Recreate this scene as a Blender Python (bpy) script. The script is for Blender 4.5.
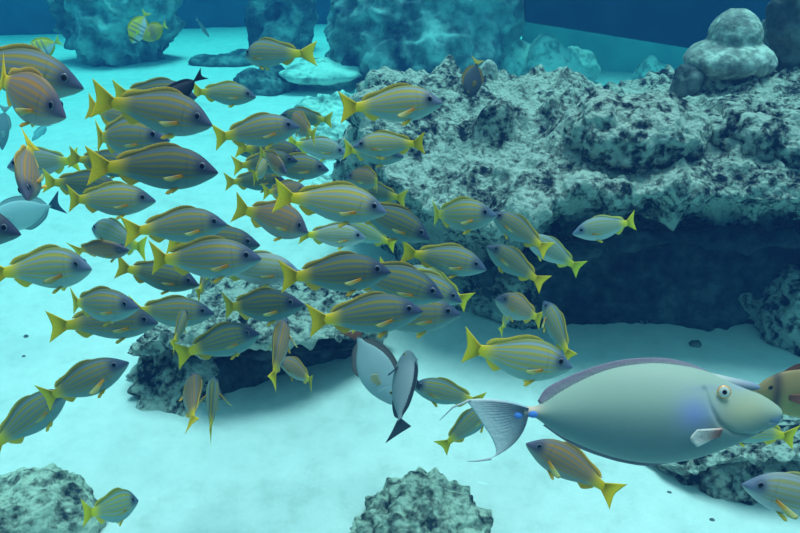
import bpy, math, random
import numpy as np
from mathutils import Vector, Matrix, noise

for _o in list(bpy.data.objects):
    bpy.data.objects.remove(_o)
scene = bpy.context.scene
COL = scene.collection

# ------------------------------------------------------------------ camera
H, PITCH, F = 1.9, math.radians(26), 768.0
CAM = Vector((0, 0, H))
RIGHT = Vector((1, 0, 0))
FWD = Vector((0, math.cos(PITCH), -math.sin(PITCH)))
UP = Vector((0, math.sin(PITCH), math.cos(PITCH)))
cd = bpy.data.cameras.new('camera')
cd.sensor_width = 36
cd.lens = 36 * F / 800
cd.clip_start = 0.02
cam = bpy.data.objects.new('camera', cd)
cam.location = CAM
cam.rotation_euler = (math.pi / 2 - PITCH, 0, 0)
COL.objects.link(cam)
scene.camera = cam

# ------------------------------------------------------------------ light and exposure
w = bpy.data.worlds.new('world')
scene.world = w
w.use_nodes = True
wb = w.node_tree.nodes['Background']
_tc = w.node_tree.nodes.new('ShaderNodeTexCoord')
_sx = w.node_tree.nodes.new('ShaderNodeSeparateXYZ')
_rp = w.node_tree.nodes.new('ShaderNodeValToRGB')
w.node_tree.links.new(_tc.outputs['Generated'], _sx.inputs[0])
w.node_tree.links.new(_sx.outputs['Z'], _rp.inputs[0])
_rp.color_ramp.elements[0].position = 0.30          # daylight reaches the tank only through the surface overhead
_rp.color_ramp.elements[0].color = (0.02, 0.035, 0.05, 1)
_rp.color_ramp.elements[1].position = 0.85
_rp.color_ramp.elements[1].color = (0.85, 0.88, 1.0, 1)
w.node_tree.links.new(_rp.outputs[0], wb.inputs[0])
wb.inputs[1].default_value = 1.0
sd = bpy.data.lights.new('sun', 'SUN')
sd.energy = 6.6
sd.color = (0.80, 0.52, 0.535)
sd.angle = math.radians(26)
sun = bpy.data.objects.new('sun', sd)
sun.rotation_euler = (math.radians(-9), math.radians(5), 0)
sun.location = (0, 3, 6)
COL.objects.link(sun)
vs = scene.view_settings
vs.view_transform = 'Standard'
vs.look = 'None'
vs.gamma = 1
vs.exposure = -0.08
vs.use_curve_mapping = False


# ------------------------------------------------------------------ pixel helpers (800 x 533 frame)
def ray(px, py):
    return FWD + RIGHT * ((px - 400) / F) + UP * ((266.5 - py) / F)


def at(px, py, d):                      # point seen at a pixel, at depth d along the optical axis
    return CAM + ray(px, py) * d


def atY(px, py, Y):                     # ... on the vertical plane at world y = Y
    r = ray(px, py)
    return CAM + r * (Y / r.y)


def ground(px, py, z=0.0):              # ... on the sand
    r = ray(px, py)
    return CAM + r * ((z - H) / r.z)


# ------------------------------------------------------------------ materials
def new_mat(name):
    m = bpy.data.materials.new(name)
    m.use_nodes = True
    nt = m.node_tree
    return m, nt, nt.nodes['Principled BSDF']


def N(nt, t, **kw):
    n = nt.nodes.new(t)
    for k, v in kw.items():
        if k in n.inputs:
            n.inputs[k].default_value = v
        else:
            setattr(n, k, v)
    return n


def ramp(nt, fac, stops):
    r = nt.nodes.new('ShaderNodeValToRGB')
    el = r.color_ramp.elements
    while len(el) < len(stops):
        el.new(0.5)
    for e, (p, c) in zip(el, stops):
        e.position = p
        e.color = (*c, 1)
    nt.links.new(fac, r.inputs[0])
    return r.outputs[0]


def rock_mat(name, pale, dark, scale, lo=0.40, hi=0.62, bump=0.9, mid=None):
    m, nt, b = new_mat(name)
    L = nt.links.new
    tc = N(nt, 'ShaderNodeTexCoord')
    n1 = N(nt, 'ShaderNodeTexNoise', Scale=scale, Detail=9.0, Roughness=0.68)
    n2 = N(nt, 'ShaderNodeTexNoise', Scale=scale * 0.24, Detail=4.0, Roughness=0.6)
    v = N(nt, 'ShaderNodeTexVoronoi', Scale=scale * 2.1)
    for n in (n1, n2, v):
        L(tc.outputs['Object'], n.inputs['Vector'])
    mx = N(nt, 'ShaderNodeMath', operation='MULTIPLY_ADD')
    L(n2.outputs['Fac'], mx.inputs[0])
    mx.inputs[1].default_value = 0.5
    ad = N(nt, 'ShaderNodeMath', operation='MULTIPLY')
    L(n1.outputs['Fac'], ad.inputs[0])
    ad.inputs[1].default_value = 0.55
    L(ad.outputs[0], mx.inputs[2])
    mid = mid or tuple((a + c) * 0.4 for a, c in zip(pale, dark))
    col = ramp(nt, mx.outputs[0], [(lo, dark), ((lo + hi) / 2, mid), (hi, pale)])
    L(col, b.inputs['Base Color'])
    b.inputs['Roughness'].default_value = 0.95
    b.inputs['Specular IOR Level'].default_value = 0.05
    sm = N(nt, 'ShaderNodeMath', operation='SUBTRACT')
    L(n1.outputs['Fac'], sm.inputs[0])
    vm = N(nt, 'ShaderNodeMath', operation='MULTIPLY')
    L(v.outputs['Distance'], vm.inputs[0])
    vm.inputs[1].default_value = 0.35
    L(vm.outputs[0], sm.inputs[1])
    bp = N(nt, 'ShaderNodeBump', Strength=bump, Distance=0.03)
    L(sm.outputs[0], bp.inputs['Height'])
    L(bp.outputs[0], b.inputs['Normal'])
    return m


def sand_mat():
    m, nt, b = new_mat('sand')
    L = nt.links.new
    tc = N(nt, 'ShaderNodeTexCoord')
    n1 = N(nt, 'ShaderNodeTexNoise', Scale=1.1, Detail=5.0, Roughness=0.6)
    n2 = N(nt, 'ShaderNodeTexNoise', Scale=60.0, Detail=4.0, Roughness=0.7)
    n3 = N(nt, 'ShaderNodeTexNoise', Scale=9.0, Detail=6.0, Roughness=0.65)
    for n in (n1, n2, n3):
        L(tc.outputs['Object'], n.inputs['Vector'])
    mix = N(nt, 'ShaderNodeMath', operation='MULTIPLY_ADD')
    L(n3.outputs['Fac'], mix.inputs[0])
    mix.inputs[1].default_value = 0.5
    a = N(nt, 'ShaderNodeMath', operation='MULTIPLY_ADD')
    L(n1.outputs['Fac'], a.inputs[0])
    a.inputs[1].default_value = 0.35
    a2 = N(nt, 'ShaderNodeMath', operation='MULTIPLY')
    L(n2.outputs['Fac'], a2.inputs[0])
    a2.inputs[1].default_value = 0.15
    L(a2.outputs[0], a.inputs[2])
    L(a.outputs[0], mix.inputs[2])
    col = ramp(nt, mix.outputs[0], [(0.34, (0.54, 0.56, 0.53)), (0.48, (0.68, 0.69, 0.67)), (0.62, (0.76, 0.76, 0.74))])
    L(col, b.inputs['Base Color'])
    b.inputs['Roughness'].default_value = 1.0
    b.inputs['Specular IOR Level'].default_value = 0.0
    bp = N(nt, 'ShaderNodeBump', Strength=0.6, Distance=0.02)
    L(mix.outputs[0], bp.inputs['Height'])
    L(bp.outputs[0], b.inputs['Normal'])
    return m


def plain_mat(name, c, rough=0.8, spec=0.2, var=0.15, scale=3.0):
    m, nt, b = new_mat(name)
    tc = N(nt, 'ShaderNodeTexCoord')
    n = N(nt, 'ShaderNodeTexNoise', Scale=scale, Detail=4.0)
    nt.links.new(tc.outputs['Object'], n.inputs['Vector'])
    c2 = tuple(x * (1 - var) for x in c)
    c3 = tuple(min(1, x * (1 + var)) for x in c)
    nt.links.new(ramp(nt, n.outputs['Fac'], [(0.35, c2), (0.65, c3)]), b.inputs['Base Color'])
    b.inputs['Roughness'].default_value = rough
    b.inputs['Specular IOR Level'].default_value = spec
    return m


def fish_mat(name, rough=0.55, fin=False):
    """base colour = the pigment stored on the mesh, with fine scales / fin rays as bump"""
    m, nt, b = new_mat(name)
    L = nt.links.new
    at_ = N(nt, 'ShaderNodeAttribute', attribute_name='pigment')
    tc = N(nt, 'ShaderNodeTexCoord')
    oi = N(nt, 'ShaderNodeObjectInfo')
    hs = N(nt, 'ShaderNodeHueSaturation')
    mr = N(nt, 'ShaderNodeMapRange')
    L(oi.outputs['Random'], mr.inputs['Value'])
    mr.inputs['To Min'].default_value = 0.82
    mr.inputs['To Max'].default_value = 1.15
    L(mr.outputs[0], hs.inputs['Value'])
    L(at_.outputs['Color'], hs.inputs['Color'])
    L(hs.outputs[0], b.inputs['Base Color'])
    b.inputs['Roughness'].default_value = rough
    b.inputs['Specular IOR Level'].default_value = 0.22
    if fin:
        wv = N(nt, 'ShaderNodeTexNoise', Scale=60.0, Detail=2.0)
        b.inputs['Transmission Weight'].default_value = 0.0
        b.inputs['Subsurface Weight'].default_value = 0.0
    else:
        wv = N(nt, 'ShaderNodeTexNoise', Scale=140.0, Detail=2.0)
    L(tc.outputs['Object'], wv.inputs['Vector'])
    bp = N(nt, 'ShaderNodeBump', Strength=0.05 if not fin else 0.15, Distance=0.01)
    L(wv.outputs[0], bp.inputs['Height'])
    L(bp.outputs[0], b.inputs['Normal'])
    return m


M_BODY = fish_mat('fish_skin')
M_FIN = fish_mat('fish_fin', 0.6, True)
M_EYE, _nt, _b = new_mat('fish_eye')
_a = N(_nt, 'ShaderNodeAttribute', attribute_name='pigment')
_nt.links.new(_a.outputs['Color'], _b.inputs['Base Color'])
_b.inputs['Roughness'].default_value = 0.12
M_SAND = sand_mat()
M_REEF = rock_mat('reef_rock', (0.56, 0.59, 0.52), (0.016, 0.028, 0.04), 27, 0.44, 0.55, 1.0)
M_DARKROCK = rock_mat('dark_rock', (0.25, 0.29, 0.28), (0.04, 0.06, 0.075), 7, 0.42, 0.62)
M_FARROCK = rock_mat('far_rock', (0.50, 0.56, 0.54), (0.03, 0.05, 0.07), 5, 0.40, 0.62, 1.0)
M_PALEROCK = rock_mat('pale_rock', (0.80, 0.84, 0.76), (0.16, 0.22, 0.22), 9, 0.36, 0.52)
M_SMOOTHROCK = rock_mat('smooth_rock', (0.66, 0.72, 0.64), (0.20, 0.22, 0.21), 22, 0.40, 0.60, 0.5)
M_CORAL = rock_mat('lumpy_coral', (0.62, 0.68, 0.56), (0.03, 0.05, 0.06), 24, 0.42, 0.56)


# ------------------------------------------------------------------ object helpers
def mesh_from(name, verts, faces, mat, smooth=True, colors=None):
    me = bpy.data.meshes.new(name)
    verts = np.asarray(verts, dtype=np.float32)
    me.from_pydata(verts.tolist(), [], faces)
    me.materials.append(mat)
    if smooth:
        me.polygons.foreach_set('use_smooth', [True] * len(me.polygons))
    if colors is not None:
        ca = me.color_attributes.new('pigment', 'FLOAT_COLOR', 'POINT')
        c = np.ones((len(verts), 4), dtype=np.float32)
        c[:, :3] = colors
        ca.data.foreach_set('color', c.ravel())
    me.update()
    return me


def link(name, me, parent=None):
    o = bpy.data.objects.new(name, me)
    COL.objects.link(o)
    if parent:
        o.parent = parent
    return o


def tag(o, label=None, cat=None, group=None, kind=None):
    if label:
        o['label'] = label
    if cat:
        o['category'] = cat
    if group:
        o['group'] = group
    if kind:
        o['kind'] = kind
    return o


def grid_faces(nu, nv, closed=False, flip=False):
    f = []
    for i in range(nu - 1):
        for j in range(nv if closed else nv - 1):
            k = (j + 1) % nv
            q = (i * nv + j, (i + 1) * nv + j, (i + 1) * nv + k, i * nv + k)
            f.append(q[::-1] if flip else q)
    return f


def displace(me, layers, seed):
    """push the vertices along their normals by fractal noise; layers of (frequency, amplitude, kind)"""
    n = len(me.vertices)
    co = np.empty(n * 3, dtype=np.float32)
    me.vertices.foreach_get('co', co)
    no = np.empty(n * 3, dtype=np.float32)
    me.vertices.foreach_get('normal', no)
    co = co.reshape(-1, 3)
    no = no.reshape(-1, 3)
    off = Vector((seed * 7.3, seed * 3.1, seed * 5.7))
    d = np.zeros(n)
    for fr, am, kind in layers:
        for i in range(n):
            p = Vector(co[i]) * fr + off
            if kind == 'n':
                v = noise.noise(p)
            elif kind == 'f':
                v = noise.fractal(p, 0.9, 2.1, 4)
            elif kind == 'r':             # ridged: sharp pits
                v = abs(noise.noise(p)) * -2 + 0.6
            elif kind == 'p':             # isolated pits
                v = -max(0.0, noise.noise(p) - 0.15) * 3
            else:                          # 'v' rounded lumps
                v = 0.5 - noise.voronoi(p)[0][0]
            d[i] += am * v
    co = co + no * d[:, None]
    me.vertices.foreach_set('co', co.astype(np.float32).ravel())
    me.update()


_ico = {}


def ico(sub):
    if sub not in _ico:
        import bmesh
        bm = bmesh.new()
        bmesh.ops.create_icosphere(bm, subdivisions=sub, radius=1)
        bm.verts.ensure_lookup_table()
        _ico[sub] = (np.array([v.co[:] for v in bm.verts]), [tuple(v.index for v in f.verts) for f in bm.faces])
        bm.free()
    return _ico[sub]


def blob_rock(name, loc, lobes, mat, layers, seed, label, sub=6, group=None, cat='rock', rotz=0, blend=14.0):
    """star-shaped union of ellipsoid lobes [(centre, radii)] blended smoothly, then displaced"""
    dirs, faces = ico(sub)
    rr = []
    for c, r in lobes:
        c = np.array(c)
        r = np.array(r)
        D = dirs / r
        C = c / r
        a = (D * D).sum(1)
        b = -2 * (D @ C)
        cc = (C * C).sum() - 1
        disc = b * b - 4 * a * cc
        t = np.where(disc > 0, (-b + np.sqrt(np.maximum(disc, 0))) / (2 * a), 0)
        rr.append(np.maximum(t, 0))
    rr = np.array(rr)
    k = blend / rr.max()
    R = np.log(np.exp(rr * k).sum(0)) / k
    verts = dirs * R[:, None]
    me = mesh_from(name, verts, faces, mat)
    displace(me, layers, seed)
    o = link(name, me)
    o.location = loc
    o.rotation_euler.z = rotz
    tag(o, label, cat, group)
    return o


def catmull(pts, n):
    pts = np.asarray(pts, float)
    P = np.vstack([2 * pts[0] - pts[1], pts, 2 * pts[-1] - pts[-2]])
    seg = len(pts) - 1
    out = []
    for i in range(n):
        u = i / (n - 1) * seg
        k = min(int(u), seg - 1)
        t = u - k
        p0, p1, p2, p3 = P[k:k + 4]
        out.append(0.5 * ((2 * p1) + (-p0 + p2) * t + (2 * p0 - 5 * p1 + 4 * p2 - p3) * t * t + (-p0 + 3 * p1 - 3 * p2 + p3) * t ** 3))
    return np.array(out)


def ledge_rock(name, stations, mat, layers, seed, label, nu=300, nv=200, back=0.5, origin=None):
    """stations: (px, top_py, top_Y, lip_py, lip_Y, base_py).  A ledge swept sideways with a hollow under its lip."""
    prof = []
    for st in stations:
        px, tpy, tY, lpy, lY, bpy_ = st[:6]
        deep = st[6] if len(st) > 6 else 0.0
        lip = atY(px, lpy, lY)
        top = atY(px, tpy, tY)
        base = ground(px, bpy_)
        bY = base.y + deep
        x = lip.x
        zl, zt = max(lip.z, 0.06), max(top.z, 0.08)
        pts = [(bY + 0.05, -0.12), (bY, 0.0), (max(bY, lY + 0.02) + 0.03, zl * 0.5), (lY + 0.14 + deep * 0.8, zl * 0.88),
               (lY - 0.01, zl * 0.96), (lY + 0.03, zl * 1.04), (lY * 0.6 + tY * 0.4, zl * 0.5 + zt * 0.5 + 0.01), (tY, zt),
               (tY + back * 0.5, zt * 0.85), (tY + back, zt * 0.4), (tY + back + 0.05, -0.12)]
        prof.append([(x + 0 * p[0], p[0], p[1]) for p in pts])
    prof = np.array(prof)                       # S x K x 3
    # ends closed by shrinking towards the middle of the end profile
    def cap(pr, s, dx):
        c = pr.mean(0)
        c[2] *= 0.55
        q = c + (pr - c) * s
        q[:, 0] += dx
        return q
    w_ = abs(prof[1, 0, 0] - prof[0, 0, 0])
    first = [cap(prof[0], 0.02, -0.10), cap(prof[0], 0.6, -0.07)]
    last = [cap(prof[-1], 0.6, 0.07), cap(prof[-1], 0.02, 0.10)]
    prof = np.array(first + list(prof) + last)
    K = prof.shape[1]
    cols = np.array([catmull(prof[:, k], nu) for k in range(K)])     # K x nu x 3
    g = np.array([catmull(cols[:, i], nv) for i in range(nu)])       # nu x nv x 3
    o0 = np.array(origin) if origin is not None else np.array([g[:, :, 0].mean(), g[:, :, 1].mean(), 0])
    me = mesh_from(name, (g - o0).reshape(-1, 3), grid_faces(nu, nv, flip=True), mat)
    displace(me, layers, seed)
    o = link(name, me)
    o.location = o0
    tag(o, label, 'rock')
    return o


# ------------------------------------------------------------------ setting: sand floor, walls, water
def build_floor():
    nx, ny = 220, 260
    v = []
    for j in range(ny):
        Y = -1.5 + 17.5 * (j / (ny - 1)) ** 1.5
        for i in range(nx):
            X = -9 + 18 * i / (nx - 1)
            z = 0.03 * noise.noise(Vector((X * 0.7, Y * 0.7, 0))) + 0.010 * noise.noise(Vector((X * 3, Y * 3, 2)))
            v.append((X, Y, z))
    me = mesh_from('floor', v, grid_faces(ny, nx, flip=True), M_SAND)
    tag(link('floor', me), kind='structure')


build_floor()


def slab(name, pts_bottom, height, thick, mat, z0=-0.3, kind='structure'):
    """a wall standing on a ground line of two points"""
    a, b = Vector(pts_bottom[0]), Vector(pts_bottom[1])
    d = (b - a).normalized()
    n = Vector((-d.y, d.x, 0))
    v = []
    for p in (a, b, b + n * thick, a + n * thick):
        v.append((p.x, p.y, z0))
    for p in (a, b, b + n * thick, a + n * thick):
        v.append((p.x, p.y, z0 + height))
    f = [(0, 1, 5, 4), (1, 2, 6, 5), (2, 3, 7, 6), (3, 0, 4, 7), (4, 5, 6, 7), (3, 2, 1, 0)]
    o = link(name, mesh_from(name, v, f, mat, smooth=False))
    return tag(o, kind=kind)


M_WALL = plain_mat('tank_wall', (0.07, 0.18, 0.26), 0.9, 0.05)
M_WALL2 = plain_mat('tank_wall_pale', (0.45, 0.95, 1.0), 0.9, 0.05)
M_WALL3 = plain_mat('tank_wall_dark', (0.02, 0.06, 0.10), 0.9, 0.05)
gl = ground(-60, 38)
gr = ground(420, 20)
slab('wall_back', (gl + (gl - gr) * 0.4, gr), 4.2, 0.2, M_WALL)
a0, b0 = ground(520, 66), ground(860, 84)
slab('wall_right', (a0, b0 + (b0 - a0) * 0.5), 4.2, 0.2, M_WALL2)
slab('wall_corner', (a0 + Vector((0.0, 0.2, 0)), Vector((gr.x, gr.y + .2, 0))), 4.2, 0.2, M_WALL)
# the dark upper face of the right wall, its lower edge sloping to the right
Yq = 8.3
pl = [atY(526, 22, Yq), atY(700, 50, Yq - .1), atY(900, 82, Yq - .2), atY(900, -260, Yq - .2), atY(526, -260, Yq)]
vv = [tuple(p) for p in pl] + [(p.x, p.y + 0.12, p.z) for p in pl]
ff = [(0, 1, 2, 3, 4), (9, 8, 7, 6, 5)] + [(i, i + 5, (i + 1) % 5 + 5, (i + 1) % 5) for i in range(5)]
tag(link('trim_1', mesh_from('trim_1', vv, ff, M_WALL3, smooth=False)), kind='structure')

# the body of water: a closed volume larger than the tank, its surface above the camera
mw = bpy.data.materials.new('sea_water')
mw.use_nodes = True
nt = mw.node_tree
nt.nodes.clear()
out = nt.nodes.new('ShaderNodeOutputMaterial')
ab = nt.nodes.new('ShaderNodeVolumeAbsorption')
ab.inputs['Color'].default_value = (0.0, 0.93, 0.99, 1)
ab.inputs['Density'].default_value = 0.235
sc = nt.nodes.new('ShaderNodeVolumeScatter')
sc.inputs['Color'].default_value = (0.07, 0.32, 0.98, 1)
sc.inputs['Density'].default_value = 0.036
adn = nt.nodes.new('ShaderNodeAddShader')
nt.links.new(ab.outputs[0], adn.inputs[0])
nt.links.new(sc.outputs[0], adn.inputs[1])
nt.links.new(adn.outputs[0], out.inputs['Volume'])
x0, x1, y0, y1, z0, z1 = -14, 14, -3, 18, -0.8, 2.7
v = [(x0, y0, z0), (x1, y0, z0), (x1, y1, z0), (x0, y1, z0), (x0, y0, z1), (x1, y0, z1), (x1, y1, z1), (x0, y1, z1)]
f = [(3, 2, 1, 0), (4, 5, 6, 7), (0, 1, 5, 4), (1, 2, 6, 5), (2, 3, 7, 6), (3, 0, 4, 7)]
water = link('water', mesh_from('water', v, f, mw, smooth=False))
tag(water, 'clear blue green water filling the whole tank', 'water', kind='stuff')

# ------------------------------------------------------------------ rocks
ROUGH = [(2.2, 0.10, 'n'), (4.5, 0.06, 'p'), (6, 0.04, 'f'), (13, 0.012, 'r'), (10, 0.032, 'p'), (20, 0.014, 'p'), (38, 0.007, 'p')]
# station: px, top_py, top_Y, lip_py, lip_Y, base_py
ledge_rock('reef_ledge', [
    (368, 96, 3.95, 150, 3.55, 215),
    (400, 82, 3.95, 185, 3.25, 270),
    (440, 80, 3.95, 212, 3.05, 300),
    (490, 84, 3.90, 222, 2.98, 312),
    (535, 90, 3.90, 208, 2.92, 322, .0),
    (580, 92, 3.85, 190, 2.95, 322, .06),
    (640, 96, 3.85, 192, 2.92, 322, .06),
    (700, 94, 3.85, 194, 2.92, 324, .06),
    (760, 84, 3.80, 196, 2.90, 326, .06),
    (830, 78, 3.75, 198, 2.88, 330, .06),
    (920, 78, 3.75, 200, 2.86, 332, .06)], M_REEF, ROUGH, 3,
    'huge pale crusted reef ledge across the right half, dark hollow under its lip', 520, 330, back=1.0)
M_SHADE = rock_mat('painted_shade', (0.10, 0.15, 0.16), (0.015, 0.025, 0.035), 14, 0.42, 0.66, 0.8)  # shade of the hollows put into a near-black colour
ledge_rock('shade_fill_rock', [  # added mass filling the cave back; its dark colour paints the shade
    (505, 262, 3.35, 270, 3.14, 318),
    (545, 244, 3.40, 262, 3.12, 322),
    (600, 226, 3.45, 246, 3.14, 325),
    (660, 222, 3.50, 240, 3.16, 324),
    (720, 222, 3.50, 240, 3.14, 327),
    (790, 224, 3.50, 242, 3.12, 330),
    (880, 226, 3.50, 246, 3.12, 332)], M_SHADE,
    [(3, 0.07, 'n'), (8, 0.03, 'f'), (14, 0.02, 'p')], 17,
    'added dark mass standing in for the shade under the reef ledge lip', 260, 160, back=0.6)
ledge_rock('shade_fill_rock', [  # same painted shade, added beneath the hollow rock
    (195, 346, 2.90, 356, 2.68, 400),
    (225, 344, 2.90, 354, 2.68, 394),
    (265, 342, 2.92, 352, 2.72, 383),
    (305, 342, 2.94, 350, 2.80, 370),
    (335, 342, 2.96, 348, 2.88, 358)], M_SHADE,
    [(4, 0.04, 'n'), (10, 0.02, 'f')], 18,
    'added dark mass standing in for the shade under the hollow rock lip', 160, 120, back=0.3)
FINE = [(5, 0.035, 'n'), (12, 0.016, 'f'), (26, 0.006, 'r'), (9, 0.03, 'p'), (19, 0.015, 'p'), (38, 0.007, 'p')]
blob_rock('reef_block', atY(634, 132, 3.25),
          [((0, 0, 0), (.28, .26, .16)), ((-.16, -.02, .03), (.13, .2, .15)), ((.16, .05, -.02), (.16, .2, .13))], M_REEF, FINE, 5,
          'rough pitted block rising from the middle of the reef ledge', 6)
blob_rock('reef_block', atY(765, 128, 3.35),
          [((0, 0, 0), (.30, .32, .14)), ((.1, -.12, -.03), (.2, .2, .12))], M_REEF, FINE, 8,
          'rough reef hump at the right edge, below the smooth two-lobed boulder', 6)
blob_rock('boulder', atY(727, 66, 3.85),
          [((0, -.02, .03), (.225, .20, .095)), ((.015, 0, .15), (.115, .12, .12)), ((0, .03, -.08), (.14, .13, .09))], M_SMOOTHROCK,
          [(5, 0.02, 'n'), (16, 0.006, 'f')], 11,
          'smooth pale boulder with a round knob on top, standing on the reef', 6, blend=15.0)
blob_rock('boulder', atY(812, 20, 3.95), [((0, 0, 0), (.21, .2, .30))], M_DARKROCK, FINE, 12,
          'dark upright boulder cut by the upper right corner', 5)
blob_rock('boulder', atY(686, 84, 3.78), [((0, 0, 0), (.075, .08, .10))], M_DARKROCK,
          [(8, 0.02, 'n'), (25, 0.01, 'f')], 13, 'small dark rock at the left foot of the smooth two-lobed boulder', 5)
blob_rock('round_coral', atY(488, 78, 4.0), [((0, 0, 0), (.05, .05, .09)), ((.02, 0, -.05), (.07, .05, .05))], M_SMOOTHROCK,
          [(14, 0.01, 'n')], 14, 'round blue-grey knob on the reef beside the dark yellow-tailed fish', 5, cat='coral')
blob_rock('rock', ground(790, 345) + Vector((.05, .1, .12)), [((0, 0, 0), (.16, .2, .24)), ((.05, -.05, -.08), (.2, .2, .14))], M_REEF, FINE, 15,
          'pale rock standing on the sand at the right edge below the reef', 5)
# far rocks
BIG = [(1.6, 0.25, 'n'), (4, 0.12, 'r'), (9, 0.05, 'f')]
p = ground(420, 88)
blob_rock('background_reef', p + Vector((0, .5, .45)), [((0.05, 0, 0), (.85, .6, .95)), ((-.40, -.1, .1), (.5, .5, .75)), ((.55, 0, .2), (.55, .6, .8)), ((.1, -.3, -.2), (.7, .6, .4))],
          M_FARROCK, BIG, 21, 'large dark reef behind the pale ledge, top centre of the picture', 6)
p = ground(278, 58)
blob_rock('background_rock', p + Vector((0, .5, .25)), [((0, 0, 0), (.42, .4, .62))], M_DARKROCK, BIG[:2], 22,
          'shadowy dark rock left of the large background reef', 5)
p = ground(104, 70)
blob_rock('background_rock', p + Vector((0, .6, .38)), [((0, 0, 0), (.66, .5, .5)), ((-.22, 0, .3), (.42, .4, .5)), ((.28, 0, .2), (.38, .4, .5))], M_FARROCK, BIG, 24,
          'blue mottled rock in the far upper left behind two small yellow fish', 6)
SM = [(5, 0.05, 'n'), (12, 0.02, 'f')]
p = ground(322, 92)
blob_rock('table_rock', p + Vector((0, .3, .17)), [((0, 0, 0), (.56, .5, .09)), ((.1, .1, -.12), (.3, .28, .16))], M_PALEROCK, [(4, .05, 'n'), (14, .012, 'f')], 31,
          'flat topped pale rock in front of the large background reef', 5)
p = ground(222, 66)
blob_rock('table_rock', p + Vector((0, .1, .03)), [((0, 0, 0), (.42, .22, .07)), ((.3, .1, .02), (.35, .2, .10))], M_DARKROCK, SM, 32,
          'long low dark rock on the bright sand above the shoal', 5)
for i, (px, py, r, lab) in enumerate([
        (262, 92, .30, 'low dark rubble rock left of the flat topped pale rock'),
        (330, 120, .34, 'pale rubble rock under the flat topped rock, behind the shoal'),
        (300, 158, .30, 'pale rubble rock glimpsed through the middle of the shoal'),
        (350, 150, .34, 'pale rubble rock beside the left end of the reef ledge'),
        (345, 205, .26, 'lowest pale rubble rock behind the shoal, left of the ledge'),
        (390, 100, .30, 'pale rubble rock at the far left corner of the reef ledge')]):
    p = ground(px, py)
    blob_rock('rubble_rock', p + Vector((0, .1, .03)), [((0, 0, 0), (r, r * .8, r * .45)), ((r * .4, .05, .02), (r * .6, r * .5, r * .5))],
              M_PALEROCK if i else M_DARKROCK, [(5, 0.07, 'n'), (11, 0.05, 'r'), (25, 0.015, 'f')], 40 + i, lab, 5, group='rubble rocks behind the shoal')
for i, (px, py, r, lab) in enumerate([
        (520, 84, .30, 'pale cyan rock right of the large background reef'),
        (553, 88, .34, 'rounded pale rock on the far sand above the reef ledge'),
        (578, 84, .24, 'small round pale rock at the foot of the blue wall'),
        (655, 92, .20, 'dim little rock on the far sand left of the smooth boulder')]):
    p = ground(px, py)
    blob_rock('distant_rock', p + Vector((0, .1, .12)), [((0, 0, 0), (r, r * .8, r * .9)), ((-r * .3, 0, r * .5), (r * .5, r * .5, r * .7))],
              M_PALEROCK, SM, 50 + i, lab, 5)
# left middle rock with the hollow under it
ledge_rock('hollow_rock', [
    (140, 312, 2.95, 352, 2.62, 404),
    (165, 298, 3.00, 345, 2.60, 407),
    (195, 290, 3.02, 348, 2.58, 402, .05),
    (225, 284, 3.05, 340, 2.56, 388, .35),
    (265, 282, 3.05, 338, 2.58, 380, .35),
    (300, 286, 3.05, 337, 2.64, 368, .15),
    (335, 292, 3.05, 335, 2.72, 358),
    (356, 300, 3.05, 335, 2.80, 352)], M_REEF,
    [(4, 0.06, 'n'), (10, 0.035, 'r'), (24, 0.014, 'f'), (14, 0.03, 'p')], 61,
    'dark undercut rock with pale crust on the sand behind the lower shoal', 260, 200, back=0.35)
LUMP = [(5, 0.03, 'n'), (15, 0.05, 'v'), (34, 0.022, 'v'), (60, 0.008, 'n')]
blob_rock('boulder', ground(18, 560) + Vector((-.06, .10, .0)), [((0, 0, 0), (.27, .24, .16)), ((-.15, 0, 0), (.2, .2, .15))], M_CORAL,
          [(4, .05, 'n'), (11, .03, 'r'), (26, .014, 'f')], 71, 'pale worn boulder in the bottom left corner', 6)
blob_rock('brain_coral', ground(421, 560) + Vector((0, .09, -.01)), [((0, 0, 0), (.235, .2, .17)), ((0, .02, .05), (.16, .16, .13))], M_CORAL, LUMP, 72,
          'lumpy dark-pitted coral head at the bottom centre of the picture', 7, cat='coral')
ledge_rock('low_rock', [
    (690, 458, 2.20, 470, 2.10, 484),
    (712, 446, 2.28, 462, 2.08, 492),
    (740, 440, 2.32, 458, 2.05, 500),
    (775, 434, 2.36, 456, 2.02, 503),
    (815, 430, 2.40, 460, 2.0, 508),
    (870, 430, 2.40, 465, 2.0, 512)], M_REEF,
    [(5, 0.04, 'n'), (12, 0.025, 'r'), (26, 0.012, 'f')], 81,
    'dark crusted rock on the sand under the head of the large grey fish', 200, 140, back=0.3)


# pebbles and the white stick
def pebble(px, py, r, lab, seed):
    blob_rock('pebble', ground(px, py) + Vector((0, 0, r * .4)), [((0, 0, 0), (r, r * .8, r * .6))], M_DARKROCK, [(40, r * .3, 'n')], seed, lab, 2)


for i, (px, py, r, lab) in enumerate([
        (669, 494, .012, 'dark pebble on the sand left of the low crusted rock'),
        (712, 521, .010, 'tiny dark pebble in the bottom right sand'),
        (26, 337, .012, 'dark pebble on the sand under the far left snapper'),
        (24, 357, .010, 'lower of the two dark pebbles at the left'),
        (695, 346, .03, 'dark stone on the shaded sand below the reef hollow'),
        (370, 461, .009, 'tiny dark pebble on the sand above the coral head')]):
    pebble(px, py, r, lab, 90 + i)


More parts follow.
